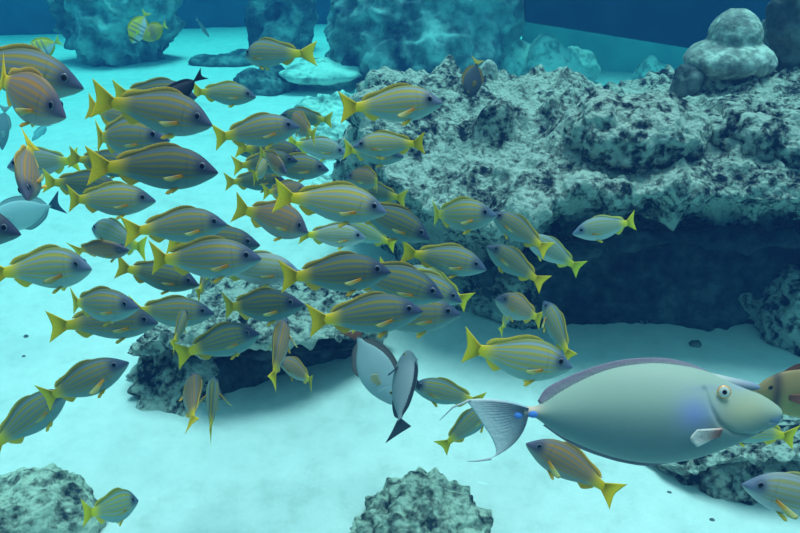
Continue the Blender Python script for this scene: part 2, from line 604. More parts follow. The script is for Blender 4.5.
def tube(name, pts, radii, mat, seg=10):
    v, f = [], []
    pts = [Vector(p) for p in pts]
    for i, (p, r) in enumerate(zip(pts, radii)):
        t = (pts[min(i + 1, len(pts) - 1)] - pts[max(i - 1, 0)]).normalized()
        a = t.orthogonal().normalized()
        b = t.cross(a)
        for k in range(seg):
            an = 2 * math.pi * k / seg
            v.append(p + a * math.cos(an) * r + b * math.sin(an) * r)
    f = grid_faces(len(pts), seg, True)
    f.append(tuple(range(seg)))
    f.append(tuple(range((len(pts) - 1) * seg, len(pts) * seg))[::-1])
    return mesh_from(name, [tuple(x) for x in v], f, mat)


M_STICK = plain_mat('bleached_stick', (0.75, 0.78, 0.75), 0.8, 0.1, 0.1, 20)
s0, s1 = ground(466, 484), ground(494, 490)
me = tube('coral_twig', [(0, 0, 0.010), (s1 - s0) * .5 + Vector((0, 0, .014)), (s1 - s0) + Vector((0, 0, .010))], [.006, .008, .006], M_STICK)
o = link('coral_twig', me)
o.location = s0
tag(o, 'short white coral twig lying on sand right of the coral head', 'twig')


# ------------------------------------------------------------------ fish
def interp(tab, t):
    xs, ys = zip(*tab)
    # smooth (Catmull-like through np.interp on a refined curve)
    return np.interp(t, xs, ys)


def smooth_tab(tab, n=160):
    xs = [a for a, b in tab]
    P = catmull(tab, 600)
    X = np.linspace(xs[0], xs[-1], n)
    return list(zip(X, np.interp(X, P[:, 0], P[:, 1])))


def mixc(a, b, k):
    k = np.clip(k, 0, 1)[..., None]
    return np.asarray(a) * (1 - k) + np.asarray(b) * k


def sst(a, b, x):
    t = np.clip((x - a) / (b - a), 0, 1)
    return t * t * (3 - 2 * t)


def bend_fn(co, A, x0=0.12):
    """swimming bend: the rear half curls sideways, the head a little the same way"""
    co = np.array(co, float)
    d = np.maximum(0, x0 - co[:, 0])
    e = np.maximum(0, co[:, 0] - x0)
    co[:, 1] += A * d * d * 1.6 + A * e * e * 0.8
    return co


def loft_body(top, bot, wid, t0, t1, color, nt_=90, nr=60, power=2.3, A=0, groove=None, keel=0.0):
    """nose at x=.5-t0 ... peduncle at x=.5-t1"""
    top, bot, wid = smooth_tab(top), smooth_tab(bot), smooth_tab(wid)
    s = np.linspace(0, 1, nt_)
    T = t0 + (t1 - t0) * (s ** 1.35)
    co, C = [], []
    for t in T:
        zt, zb, w_ = interp(top, t), interp(bot, t), max(interp(wid, t), 0.0008)
        zc, hz = (zt + zb) / 2, max((zt - zb) / 2, 0.001)
        th = np.linspace(0, 2 * math.pi, nr, endpoint=False)
        c, sn = np.cos(th), np.sin(th)
        y = w_ * np.sign(c) * np.abs(c) ** (2 / power)
        z = hz * np.sign(sn) * np.abs(sn) ** (2 / 2.0)
        v = z / hz
        y = y * (1 - 0.25 * np.maximum(0, v) ** 2)
        for k in range(nr):
            co.append((0.5 - t, y[k], zc + z[k]))
            C.append((t, v[k], zc + z[k]))
    co = np.array(co)
    C = np.array(C)
    if groove is not None:
        for poly, dep, sig in groove:
            d = np.full(len(co), 9.0)
            for (ax, az), (bx, bz) in zip(poly[:-1], poly[1:]):
                ab_ = np.array([bx - ax, bz - az])
                q = co[:, [0, 2]] - np.array([ax, az])
                u = np.clip((q @ ab_) / (ab_ @ ab_), 0, 1)
                d = np.minimum(d, np.hypot(q[:, 0] - u * ab_[0], q[:, 1] - u * ab_[1]))
            co[:, 1] -= np.sign(co[:, 1]) * dep * np.exp(-(d / sig) ** 2)
    col = color(C[:, 0], C[:, 1], C[:, 2], co[:, 0])
    faces = grid_faces(nt_, nr, True)
    faces.append(tuple(range(nr))[::-1])
    faces.append(tuple(range((nt_ - 1) * nr, nt_ * nr)))
    return bend_fn(co, A), faces, col


def fin_mesh(base, edge, thick, color, normal=(0, 1, 0), nb=28, ne=10, A=0, serr=0.0, rays=0, mid=None):
    """a fin between a base curve and an edge curve, thick at the base and thin at the edge"""
    B, E = catmull(base, nb), catmull(edge, nb)
    Mc = (B + E) / 2 if mid is None else 2 * catmull(mid, nb) - (B + E) / 2
    nrm = np.array(normal, float)
    nrm /= np.linalg.norm(nrm)
    co, C = [], []
    for side in (1, -1):
        for i in range(nb):
            for j in range(ne):
                u = j / (ne - 1)
                k = 1.0
                if serr:
                    k = 1 - serr * (0.5 - 0.5 * math.cos(i * math.pi)) * u
                uu = u * k
                p = B[i] * (1 - uu) ** 2 + Mc[i] * 2 * uu * (1 - uu) + E[i] * uu * uu
                rib = 1 + (0.5 * math.cos(i * math.pi) if rays else 0)
                ends = min(1.0, min(i, nb - 1 - i) / 2.0)
                th = (thick * (1 - u) * rib + 0.0008) * (0.15 + 0.85 * ends)
                co.append(p + nrm * side * th)
                C.append((i / (nb - 1), u, p[2]))
    n = nb * ne
    f = grid_faces(nb, ne)
    f2 = [tuple(a + n for a in q[::-1]) for q in f]
    faces = f + f2
    border = [(i, 0) for i in range(nb)] + [(nb - 1, j) for j in range(1, ne)] + [(i, ne - 1) for i in range(nb - 2, -1, -1)] + [(0, j) for j in range(ne - 2, 0, -1)]
    idx = [i * ne + j for i, j in border]
    for a, b in zip(idx, idx[1:] + idx[:1]):
        faces.append((b, a, a + n, b + n))
    C = np.array(C)
    return bend_fn(np.array(co), A), faces, color(C[:, 0], C[:, 1], C[:, 2])


def eye_mesh(x, y, z, r, iris, pupil=(0.004, 0.006, 0.012), ring=None, A=0, pr=0.55):
    co, C = [], []
    n, m = 12, 20
    for i in range(n):
        a = math.pi / 2 * i / (n - 1)
        for k in range(m):
            b = 2 * math.pi * k / m
            rr = r * math.sin(a) + 1e-5
            co.append((x + rr * math.cos(b), y + math.copysign(r * 0.42 * math.cos(a) - r * .05, y), z + rr * math.sin(b)))
            q = math.sin(a)
            C.append(pupil if q < pr else (iris if (q < 0.8 or ring is None) else ring))
    f = grid_faces(n, m, True, flip=y < 0)
    return bend_fn(np.array(co), A), f, np.array(C)


def make(name, data, mat):
    co, f, c = data
    return mesh_from(name, co, f, mat, colors=c)


def const(c):
    return lambda a, b, z: np.tile(np.array(c, float), (len(a), 1))


# ---- striped snapper
S_TOP = [(0, .0), (.015, .016), (.05, .044), (.1, .082), (.16, .118), (.24, .148), (.34, .162), (.44, .156), (.56, .126), (.68, .083), (.77, .052), (.83, .041), (.87, .040)]
S_BOT = [(0, -.008), (.015, -.022), (.05, -.045), (.1, -.07), (.18, -.105), (.28, -.132), (.38, -.142), (.48, -.136), (.58, -.112), (.68, -.076), (.77, -.050), (.83, -.041), (.87, -.040)]
S_WID = [(0, .006), (.02, .018), (.06, .036), (.13, .056), (.24, .070), (.36, .072), (.5, .058), (.64, .036), (.76, .018), (.87, .006)]


def snapper_color(back, stripe, line, belly, head, tailc):
    def fn(t, v, z, x):
        c = mixc(belly, back, sst(-0.62, 0.05, v))
        # pale blue lines between yellow bands, four to a side
        lines = [(.82, .055), (.52, .065), (.24, .065), (-.04, .06), (-.30, .05)]
        yel = np.zeros_like(v)
        for p, s in [(.66, .10), (.38, .10), (.10, .095), (-.17, .08), (-.42, .05)]:
            yel = np.maximum(yel, np.exp(-((v - p) / s) ** 2))
        c = mixc(c, stripe, yel * 0.95 * sst(.10, .22, t))
        pl_ = np.zeros_like(v)
        for p, s in lines:
            pl_ = np.maximum(pl_, np.exp(-((v - p) / s) ** 2))
        c = mixc(c, line, pl_ * 0.8 * sst(.06, .2, t))
        c = mixc(c, head, (1 - sst(.06, .24, t)) * sst(-.7, .1, v) * 0.85)
        c = mixc(c, (.02, .035, .10), np.exp(-(((t - .125) / .036) ** 2 + ((z - .040) / .034) ** 2)) * .8)
        c = mixc(c, tailc, sst(.66, .82, t))
        g = np.exp(-((t - .235 - .02 * v * v) / .006) ** 2) * (np.abs(v) < .75)
        return mixc(c, np.array(head) * .6, g * .22)
    return fn


PALETTES = {
    'plain': dict(back=(.13, .15, .075), stripe=(.44, .32, .02), line=(.17, .28, .46), belly=(.22, .34, .33), head=(.055, .085, .19), tailc=(.90, .60, .02), fin=(.80, .50, .05)),
    'bright': dict(back=(.21, .23, .07), stripe=(.62, .46, .02), line=(.28, .42, .64), belly=(.30, .43, .40), head=(.09, .14, .28), tailc=(.97, .66, .02), fin=(.9, .58, .05)),
    'dusky': dict(back=(.07, .095, .065), stripe=(.27, .23, .02), line=(.07, .16, .28), belly=(.14, .26, .26), head=(.04, .055, .13), tailc=(.84, .56, .02), fin=(.68, .42, .05)),
    'pale': dict(back=(.26, .30, .28), stripe=(.40, .37, .10), line=(.36, .44, .52), belly=(.50, .54, .54), head=(.17, .22, .36), tailc=(.95, .74, .03), fin=(.88, .66, .08)),
    'orange': dict(back=(.24, .17, .08), stripe=(.60, .28, .04), line=(.24, .24, .34), belly=(.30, .34, .31), head=(.085, .10, .20), tailc=(.95, .60, .02), fin=(.95, .50, .06)),
}


def snapper_parts(pal, A, flare, dorsal):
    P = PALETTES[pal]
    fin = P['fin']
    cl = lambda *k: tuple(k)
    tp = smooth_tab(S_TOP)
    bt = smooth_tab(S_BOT)
    zt = lambda t: float(interp(tp, t))
    zb = lambda t: float(interp(bt, t))
    parts = {}
    body = loft_body(S_TOP, S_BOT, S_WID, 0, .87, snapper_color(P['back'], P['stripe'], P['line'], P['belly'], P['head'], P['tailc']), A=A,
                     groove=[([(.5 - .0, -.014), (.5 - .035, -.022), (.5 - .075, -.034)], .004, .004),
                             ([(.5 - .215, .06), (.5 - .24, 0), (.5 - .225, -.07), (.5 - .17, -.10)], .004, .006)])
    parts['body'] = [make('body', body, M_BODY)]

    tc = lambda u, w_, z: mixc(np.array(P['tailc']) * .85, np.array(P['tailc']) * 1.15, w_)
    base = [(.5 - .835, 0, .036), (.5 - .845, 0, .018), (.5 - .85, 0, 0), (.5 - .845, 0, -.018), (.5 - .835, 0, -.036)]
    edge = [(.5 - 1.0, 0, .142), (.5 - .975, 0, .070), (.5 - .958, 0, 0), (.5 - .972, 0, -.068), (.5 - .992, 0, -.136)]
    mid = [(.5 - .908, 0, .083), (.5 - .902, 0, .042), (.5 - .90, 0, 0), (.5 - .902, 0, -.042), (.5 - .908, 0, -.080)]
    parts['tail_fin'] = [make('tail_fin', fin_mesh(base, edge, .007, tc, nb=33, ne=12, A=A, rays=1, mid=mid), M_FIN)]
    h = dorsal
    ts = [.27, .33, .41, .5, .58, .65, .71, .75]
    hs = [.0, .020 * h, .030 * h, .028 * h, .022 * h, .034 * h, .034 * h, .004]
    base = [(.5 - t, 0, zt(t) - .008) for t in ts]
    edge = [(.5 - t - (.02 + .03 * (t - .27) / .48), 0, zt(min(t + .02, .85)) + q) for t, q in zip(ts, hs)]
    dc = lambda u, w_, z: mixc(mixc(P['back'], P['stripe'], np.full(len(u), .3)), fin, sst(.35, .85, w_) * (.55 + .45 * sst(.2, .75, u)))
    parts['dorsal_fin'] = [make('dorsal_fin', fin_mesh(base, edge, .0035, dc, nb=40, A=A, serr=.10, rays=1), M_FIN)]
    ts = [.60, .65, .70, .745]
    hs = [.006, .048, .038, .006]
    base = [(.5 - t, 0, zb(t) + .008) for t in ts]
    edge = [(.5 - t - .035, 0, zb(t + .03) - q) for t, q in zip(ts, hs)]
    parts['anal_fin'] = [make('anal_fin', fin_mesh(base, edge, .005, const(fin), nb=20, A=A, rays=1), M_FIN)]
    pec, pel = [], []
    for s in (1, -1):
        yb = .066 * s
        base = [(.5 - .262, yb, -.024), (.5 - .266, yb, -.034), (.5 - .262, yb, -.044)]
        o = flare * s
        edge = [(.5 - .42, yb + s * .006 + o * .09, -.045 - .03 * flare), (.5 - .40, yb + s * .008 + o * .095, -.060 - .04 * flare), (.5 - .35, yb + s * .006 + o * .06, -.068 - .04 * flare)]
        pc = lambda u, w_, z: mixc((.80, .36, .03), (.46, .44, .16), sst(.15, .7, w_))
        pec.append(make('pectoral_fin', fin_mesh(base, edge, .005, pc, normal=(.5 * flare, s, .2), nb=16, A=A, rays=1), M_FIN))
        yb = .028 * s
        base = [(.5 - .30, yb, zb(.30) + .014), (.5 - .325, yb * 1.1, zb(.325) + .014), (.5 - .35, yb, zb(.35) + .014)]
        edge = [(.5 - .385, yb * 2.0, zb(.33) - .035), (.5 - .41, yb * 2.0, zb(.38) - .025), (.5 - .40, yb * 1.4, zb(.40) - .004)]
        pel.append(make('pelvic_fin', fin_mesh(base, edge, .004, const(fin), normal=(0, 1, .3 * s), nb=14, A=A, rays=1), M_FIN))
    parts['pectoral_fin'] = pec
    parts['pelvic_fin'] = pel
    parts['eye'] = [make('eye', eye_mesh(.5 - .118, .046 * s, .038, .028, (.03, .035, .06), ring=(.20, .22, .26), A=A, pr=.62), M_EYE) for s in (1, -1)]
    return parts


# ---- surgeonfish: deep oval body, long continuous dorsal and anal fins
G_TOP = [(0, .0), (.02, .03), (.06, .075), (.13, .13), (.24, .18), (.38, .20), (.52, .185), (.66, .125), (.76, .06), (.82, .028), (.86, .026)]
G_BOT = [(0, -.02), (.02, -.04), (.07, -.075), (.14, -.12), (.25, -.17), (.4, -.195), (.54, -.175), (.66, -.12), (.76, -.055), (.82, -.028), (.86, -.026)]
G_WID = [(0, .006), (.03, .022), (.08, .040), (.18, .058), (.32, .064), (.48, .055), (.64, .034), (.76, .016), (.86, .007)]


def surgeon_parts(bodyc, finc, tailc, A=0, belly=None, spot=None, fork=.05, bands=None, deep=1.0, eye_c=(.5, .35, .1), pec_c=None, tails=1.0):
    belly = belly or bodyc
    top = [(a, b * deep) for a, b in G_TOP]
    bot = [(a, b * deep) for a, b in G_BOT]
    tp, bt = smooth_tab(top), smooth_tab(bot)

    def col(t, v, z, x):
        c = mixc(belly, bodyc, sst(-.5, .4, v))
        if bands:
            for pos, wd, bc in bands:
                c = mixc(c, bc, np.exp(-((t - pos) / wd) ** 2))
        if spot:
            c = mixc(c, spot, np.exp(-(((t - .80) / .03) ** 2 + (z / .02) ** 2)))
        return c
    parts = {'body': [make('body', loft_body(top, bot, G_WID, 0, .86, col, nt_=60, nr=40, A=A,
                                             groove=[([(.5 - .2, .08), (.5 - .22, 0), (.5 - .2, -.09)], .004, .006)]), M_BODY)]}
    base = [(.5 - .83, 0, .026), (.5 - .845, 0, 0), (.5 - .83, 0, -.026)]
    edge = [(.5 - 1.0, 0, .15 * tails), (.5 - .995 + fork, 0, 0), (.5 - 1.0, 0, -.15 * tails)]
    parts['tail_fin'] = [make('tail_fin', fin_mesh(base, edge, .006, const(tailc), nb=25, A=A, rays=1), M_FIN)]
    ts = [.17, .3, .45, .6, .72, .79]
    hs = [.0, .045, .055, .06, .06, .0]
    fc = lambda u, w_, z: mixc(finc, np.array(finc) * .6, sst(.5, 1, w_))
    parts['dorsal_fin'] = [make('dorsal_fin', fin_mesh([(.5 - t, 0, interp(tp, t) - .01) for t in ts], [(.5 - t - .02, 0, interp(tp, t) + h) for t, h in zip(ts, hs)], .005, fc, nb=36, A=A, rays=1), M_FIN)]
    ts = [.42, .5, .6, .72, .79]
    hs = [.0, .04, .05, .05, .0]
    parts['anal_fin'] = [make('anal_fin', fin_mesh([(.5 - t, 0, interp(bt, t) + .01) for t in ts], [(.5 - t - .02, 0, interp(bt, t) - h) for t, h in zip(ts, hs)], .005, fc, nb=28, A=A, rays=1), M_FIN)]
    parts['pectoral_fin'] = []
    for s in (1, -1):
        parts['pectoral_fin'].append(make('pectoral_fin', fin_mesh([(.25, .056 * s, .01), (.245, .056 * s, -.01), (.25, .056 * s, -.03)],
                                     [(.12, .10 * s, .03), (.10, .11 * s, -.02), (.15, .10 * s, -.06)], .004, const(pec_c or tuple(min(1, x * 1.3) for x in finc)), normal=(.3, s, 0), nb=14, A=A, rays=1), M_FIN))
    parts['eye'] = [make('eye', eye_mesh(.5 - .12, .043 * s, .055 * deep, .020, eye_c, A=A), M_EYE) for s in (1, -1)]
    return parts


_cache = {}


def parts_for(kind, A, flare=0, dorsal=1):
    key = (kind, A, flare, dorsal)
    if key in _cache:
        return _cache[key]
    if kind in PALETTES:
        p = snapper_parts(kind, A, flare, dorsal)
    elif kind == 'grey_surgeon':
        p = surgeon_parts((.38, .44, .48), (.20, .16, .16), (.30, .10, .07), A, deep=.95, pec_c=(.60, .42, .25))
    elif kind == 'blackfin_surgeon':
        p = surgeon_parts((.28, .33, .37), (.035, .05, .07), (.03, .045, .065), A, deep=.85, tails=1.5, fork=.0)
    elif kind == 'brown_surgeon':
        p = surgeon_parts((.30, .20, .09), (.20, .07, .05), (.30, .22, .05), A, belly=(.34, .26, .10), bands=[(.17, .04, (.10, .07, .06))], deep=1.0, eye_c=(.08, .06, .05))
    elif kind == 'pale_surgeon':
        p = surgeon_parts((.42, .55, .58), (.40, .50, .52), (.05, .09, .14), A, belly=(.55, .64, .64), deep=.9)
    elif kind == 'black_surgeon':
        p = surgeon_parts((.02, .025, .04), (.012, .015, .025), (.012, .015, .03), A)
    elif kind == 'dark_yellowtail':
        p = surgeon_parts((.06, .07, .09), (.28, .16, .04), (.75, .48, .05), A)
    elif kind == 'butterfly':
        p = surgeon_parts((.80, .62, .08), (.85, .65, .05), (.80, .70, .10), A, belly=(.75, .75, .78),
                          bands=[(.11, .025, (.04, .04, .05)), (.3, .02, (.25, .25, .3)), (.42, .02, (.25, .25, .3)), (.54, .02, (.25, .25, .3))], deep=1.2)
    elif kind == 'yellow_butterfly':
        p = surgeon_parts((.60, .42, .10), (.85, .62, .05), (.8, .7, .1), A, bands=[(.45, .12, (.38, .27, .16))], deep=1.15)
    elif kind == 'silver':
        p = surgeon_parts((.22, .30, .34), (.3, .34, .34), (.3, .36, .36), A, deep=.6)
    elif kind == 'ghost':
        p = surgeon_parts((.45, .60, .62), (.45, .58, .6), (.45, .58, .6), A, deep=.65)
    _cache[key] = p
    return p


REF_UP = Vector((0, math.sin(math.radians(15)), math.cos(math.radians(15))))
NAMES = dict.fromkeys(PALETTES, 'striped_snapper')
NAMES.update(grey_surgeon='surgeonfish', blackfin_surgeon='surgeonfish', brown_surgeon='surgeonfish', pale_surgeon='surgeonfish', black_surgeon='surgeonfish',
             dark_yellowtail='surgeonfish', butterfly='butterflyfish', yellow_butterfly='butterflyfish', silver='reef_fish', ghost='reef_fish')
LEN = dict.fromkeys(PALETTES, .25)
DLOG = []


def fish(kind, nose, tail, label, phi=0, k=1.0, roll=0, A=0.0, flare=0, dorsal=1, L=None, hs=1.0, up=None, ws=1.0):
    """nose / tail: the pixels of snout and tail tips; phi: turn of the nose towards (+) or away from (-) the viewer"""
    L = (L or LEN.get(kind, .25)) * k
    a = math.hypot(nose[0] - tail[0], nose[1] - tail[1])
    ph = math.radians(phi)
    D = F * L * math.cos(ph) / a
    pn = at(*nose, D - .5 * L * math.sin(ph))
    pt = at(*tail, D + .5 * L * math.sin(ph))
    ax = pn - pt
    ln = ax.length
    X = ax.normalized()
    ru = REF_UP if up is None else RIGHT * up[0] + UP * up[1] - FWD * up[2]
    Z = (ru - X * ru.dot(X)).normalized()
    Y = Z.cross(X)
    R = Matrix((X, Y, Z)).transposed() @ Matrix.Rotation(math.radians(roll), 3, 'X')
    if kind in PALETTES:
        hs *= 1.13
    M = R.to_4x4() @ Matrix.Diagonal((ln, ln * ws, ln * hs, 1))
    M.translation = (pn + pt) / 2
    nm = NAMES[kind]
    root = bpy.data.objects.new(nm, None)
    root.empty_display_size = .02
    COL.objects.link(root)
    root.matrix_world = M
    grp = 'yellow striped snappers in the shoal' if nm == 'striped_snapper' else None
    tag(root, label, 'fish', grp)
    for pn_, mes in parts_for(kind, A, flare, dorsal).items():
        for me in mes:
            c = bpy.data.objects.new(pn_, me)
            COL.objects.link(c)
            c.parent = root
    DLOG.append((round(D, 2), label))
    return root


B1, B2, B3 = 0.25, -0.25, 0.55
# --- upper left
fish('plain', (82, 88), (-58, 56), 'large striped snapper cut by the left edge, topmost on the left', k=1.2, A=B1)
fish('orange', (63, 117), (-16, 74), 'snapper with orange edged back fin right under the topmost left one', phi=24, k=.74, A=B1, flare=.5, hs=1.25)
fish('plain', (214, 125), (102, 99), 'snapper heading down right below the small black tail, in front of its neighbours', phi=12, A=B2, flare=.3)
fish('plain', (166, 128), (80, 106), 'mostly hidden snapper whose forked tail is highest at left of the shoal', k=.98, A=B1)
fish('dusky', (197, 97), (112, 93), 'snapper showing only its rounded back above another near the small black tail', k=1.15)
fish('plain', (167, 140), (82, 137), 'snapper with mauve striped back third down in the upper left stack', phi=32, A=B1)
fish('dusky', (140, 170), (68, 157), 'snapper showing a yellow green tail left of the big steel grey one', k=.95)
fish('dusky', (219, 172), (93, 165), 'big steel grey snapper with faint stripes left of centre, pointed snout at right', A=B2, flare=.3, k=.98)
fish('orange', (27, 200), (31, 139), 'snapper diving head-on towards the viewer at the left edge, orange tail up', phi=50, roll=28, k=1.0, flare=.3)
fish('pale', (7, 167), (80, 160), 'pale bluish snapper facing left behind the diving one at the left edge', k=1.0, hs=1.15)
fish('pale_surgeon', (-16, 226), (63, 202), 'pale cyan fish with a dark tail at the left edge', L=.36)
fish('dusky', (21, 234), (-100, 216), 'dark blue snapper head poking in at the left edge', k=.98)
fish('dusky', (122, 190), (42, 181), 'dusky snapper tucked behind others right of the diving one', k=1.02)
fish('bright', (155, 201), (61, 200), 'bright snapper under the big steel grey one, tail at the pale cyan fish', k=.93, A=B1, flare=.2)
fish('pale', (92, 228), (147, 250), 'pale snapper facing left above the small orange-striped one', phi=-40)
fish('orange', (129, 250), (72, 250), 'small slender orange-striped snapper seen from above, left of the shoal', phi=25, roll=38, k=.62)
fish('plain', (228, 224), (127, 230), 'snapper with raised yellow back fin just above the one at the dark rock', k=.95, A=B2, flare=.2)
fish('plain', (261, 259), (144, 261), 'large snapper over the small dark rock with red spot at its side fin', k=.96, A=B1, flare=.3)
fish('dusky', (260, 245), (165, 240), 'snapper showing only its bluish head above a larger one', k=1.02)
fish('pale', (301, 273), (205, 266), 'greenish snapper behind two large ones, its head hidden by a yellow tail', k=1.05)
fish('dusky', (391, 272), (279, 277), 'large blue grey snapper at centre with yellow spot at its side fin', k=.97, flare=.3)
fish('bright', (94, 268), (-2, 271), 'snapper at the left edge with silvery cheek and yellow tail on the border', phi=22, A=B2, flare=.6)
fish('plain', (137, 308), (60, 304), 'rounded snapper at lower left, upper of an overlapping pair', phi=26, k=.84, A=B1)
fish('plain', (159, 322), (54, 323), 'long snapper at lower left, lower of an overlapping pair', k=1.12, A=B2, flare=.2)
fish('dusky', (199, 285), (115, 266), 'snapper sloping down right below the large ones, small yellow tail at left', k=.98)
fish('plain', (214, 314), (124, 312), 'level striped snapper right over the left side of the hollow rock', k=1.0, A=B1)
fish('plain', (212, 258), (197, 298), 'snapper heading away, only its upright yellow tail clear below a larger one', phi=-52, k=.8)
fish('dusky', (303, 305), (216, 309), 'high backed snapper above the hollow rock, tail in the gap between fish', phi=18, k=.98, A=B1, flare=.2)
fish('dusky', (261, 333), (182, 352), 'dark snapper nosing up in front of the hollow rock, white belly edge', phi=22, k=.98, A=B2)
fish('plain', (186, 310), (172, 348), 'snapper heading away at the left of the hollow rock, thin yellow tail', phi=-52, k=.7)
fish('orange', (285, 318), (272, 385), 'snapper swimming straight up in front of the hollow rock, yellow tail down', phi=-42, k=1.02, up=(-.15, 0, .9), flare=.8, ws=1.25)
fish('orange', (280, 361), (320, 382), 'small snapper facing left at the right foot of the hollow rock', phi=-42, k=.78, A=B1)
fish('orange', (193, 373), (192, 427), 'snapper seen from behind under the hollow rock, broad yellow tail', phi=-50, up=(.55, 0, .8), ws=1.3, k=.95)
fish('plain', (214, 377), (210, 438), 'slim snapper seen from behind under the hollow rock with spread side fins', phi=-45, up=(.15, 0, .9), ws=1.15, k=1.06, flare=1.4)
fish('plain', (128, 363), (36, 404), 'dark backed snapper alone over the sand, left of the hollow rock', k=.98, A=B1, flare=1.0)
fish('plain', (68, 390), (-14, 452), 'snapper half behind another tail at the lower left edge', k=1.2)
fish('bright', (139, 501), (84, 517), 'short looking snapper beside the boulder in the bottom left', phi=-30, k=.8, A=B1, hs=1.85)
# --- upper middle
fish('plain', (242, 56), (302, 52), 'snapper facing left alone above the shoal, highest of the near fish', phi=-35, k=1.1, A=-.5)
fish('bright', (256, 97), (191, 91), 'small bright snapper in front of the black tail', k=.95)
fish('black_surgeon', (146, 116), (205, 73), 'black fish hidden in the shoal, only its tail tip showing', L=.22, hs=.6)
fish('plain', (300, 127), (210, 138), 'snapper at the top of the central cluster heading right', k=.98, A=B1, flare=.2)
fish('orange', (291, 117), (316, 137), 'small brown snapper heading away with orange tail in the upper cluster', phi=-58, k=.75)
fish('dusky', (278, 117), (333, 120), 'dusky snapper facing left, topmost in the central cluster', k=.92)
fish('pale', (347, 154), (286, 142), 'greenish snapper sloping right with a green tail in the central cluster', k=.95)
fish('plain', (404, 157), (343, 149), 'snapper with violet blue snout at right of the central cluster', phi=25, k=.95)
fish('bright', (353, 147), (425, 143), 'yellow backed snapper facing left, right of the central cluster', k=.82, A=B1)
fish('bright', (443, 103), (343, 108), 'bright snapper with wide yellow tail in front of the reef corner', phi=12, A=B2, flare=1.2, k=1.0)
fish('orange', (349, 177), (393, 182), 'orange striped snapper facing left above the largest central one', phi=-45, k=.88, A=B3)
fish('dusky', (298, 161), (232, 166), 'dark snapper with bright tail at the left of the tight cluster', k=.86)
fish('dusky', (238, 153), (292, 147), 'grey headed snapper facing left in the tight cluster', phi=15, k=.95)
fish('orange', (287, 174), (259, 150), 'orange striped snapper diving towards the viewer in the tight cluster', phi=40, k=.56, roll=15, hs=1.2)
fish('dusky', (305, 156), (235, 147), 'blue nosed snapper just behind the diving one in the tight cluster', k=.95)
fish('plain', (329, 170), (255, 165), 'snapper pointing right, lowest clear snout of the tight cluster', k=.99)
fish('dusky', (285, 180), (224, 182), 'lowest snapper of the tight cluster, small green tail at left', k=.85)
fish('bright', (266, 163), (253, 179), 'little yellow snapper tail-on in the tight cluster', phi=-68, k=.62)
fish('orange', (309, 232), (239, 206), 'deep bodied snapper with big yellow tail turning away left of centre', phi=14, k=.78, A=B2, hs=1.3)
fish('orange', (309, 191), (262, 192), 'brownish snapper head between the tight cluster and the big central one', phi=30, k=.70)
fish('bright', (387, 212), (276, 194), 'largest golden striped snapper in the middle of the shoal', A=B2, flare=.3, k=.98)
fish('dusky', (345, 188), (407, 199), 'snapper facing left with its tail right of the golden striped one', k=.94)
fish('dusky', (430, 240), (345, 200), 'dark blue snapper diving right behind the golden striped one', k=1.0)
fish('pale', (366, 238), (298, 234), 'small pale blue faced snapper under the golden striped one', k=.80, flare=.3)
fish('bright', (340, 224), (397, 245), 'yellow green snapper facing left beneath the golden striped one', k=.9)
fish('plain', (487, 269), (404, 250), 'olive snapper with yellow tail in front of the reef hollow, heading right', phi=16, k=.98, A=B2, flare=.3)
fish('dusky', (423, 311), (307, 321), 'big blue grey snapper lowest in the centre, yellow back fin edge', k=.96, flare=.3)
fish('dusky', (444, 298), (335, 266), 'dark blue snapper, upper left of three stacked noses', k=1.06)
fish('plain', (462, 302), (375, 270), 'snapper with dark face, rightmost nose of three stacked', k=1.02)
fish('plain', (461, 314), (350, 318), 'silvery bellied snapper under the stacked dark noses', k=1.10)
fish('bright', (402, 268), (470, 303), 'snapper facing left, only its yellow tail free right of the stacked noses', k=.95)
fish('bright', (495, 216), (421, 216), 'high backed snapper with narrow upright tail over the reef face', phi=28, k=.95, A=B3, flare=.3, hs=1.15)
fish('plain', (491, 213), (549, 250), 'snapper pointing up left, its nose meeting another snout', k=.82, A=B1)
fish('pale', (524, 236), (582, 270), 'pale snapper pointing up left, right of its twin over the hollow', k=.93)
fish('plain', (486, 246), (542, 283), 'snapper pointing up left below the meeting snouts', phi=15, k=.86, A=B1)
fish('pale', (573, 234), (640, 222), 'pale cyan snapper alone before the dark reef hollow, facing left', k=.90, A=-.3)
fish('orange', (495, 299), (543, 320), 'brownish snapper above the large striped one, left of an upright one', phi=40, k=.88)
fish('bright', (514, 298), (500, 334), 'snapper heading away with two yellow tail lobes under the brownish one', phi=-35, k=.72, hs=1.15)
fish('plain', (544, 301), (571, 361), 'upright olive snapper rising beside the shadowed hollow', phi=-35, k=.92, roll=15, flare=.8)
fish('bright', (573, 368), (462, 350), 'large clear striped snapper above the tail of the big grey fish', phi=5, k=.98, A=B1, flare=.2, hs=1.14)
fish('plain', (411, 385), (484, 403), 'snapper facing left, its tail hidden by the big grey tail fin', k=.93)
fish('plain', (494, 404), (440, 449), 'snapper with yellow tail half behind the big grey tail fin', k=.9)
fish('orange', (526, 442), (616, 490), 'snapper facing left under the belly of the big grey fish', k=.97, A=B1, flare=1.0)
fish('bright', (712, 424), (797, 438), 'snapper hidden behind the big grey head, yellow tail showing', k=.98)
fish('pale', (742, 484), (864, 514), 'snapper entering at the bottom right corner, facing left', k=.97, flare=1.0)
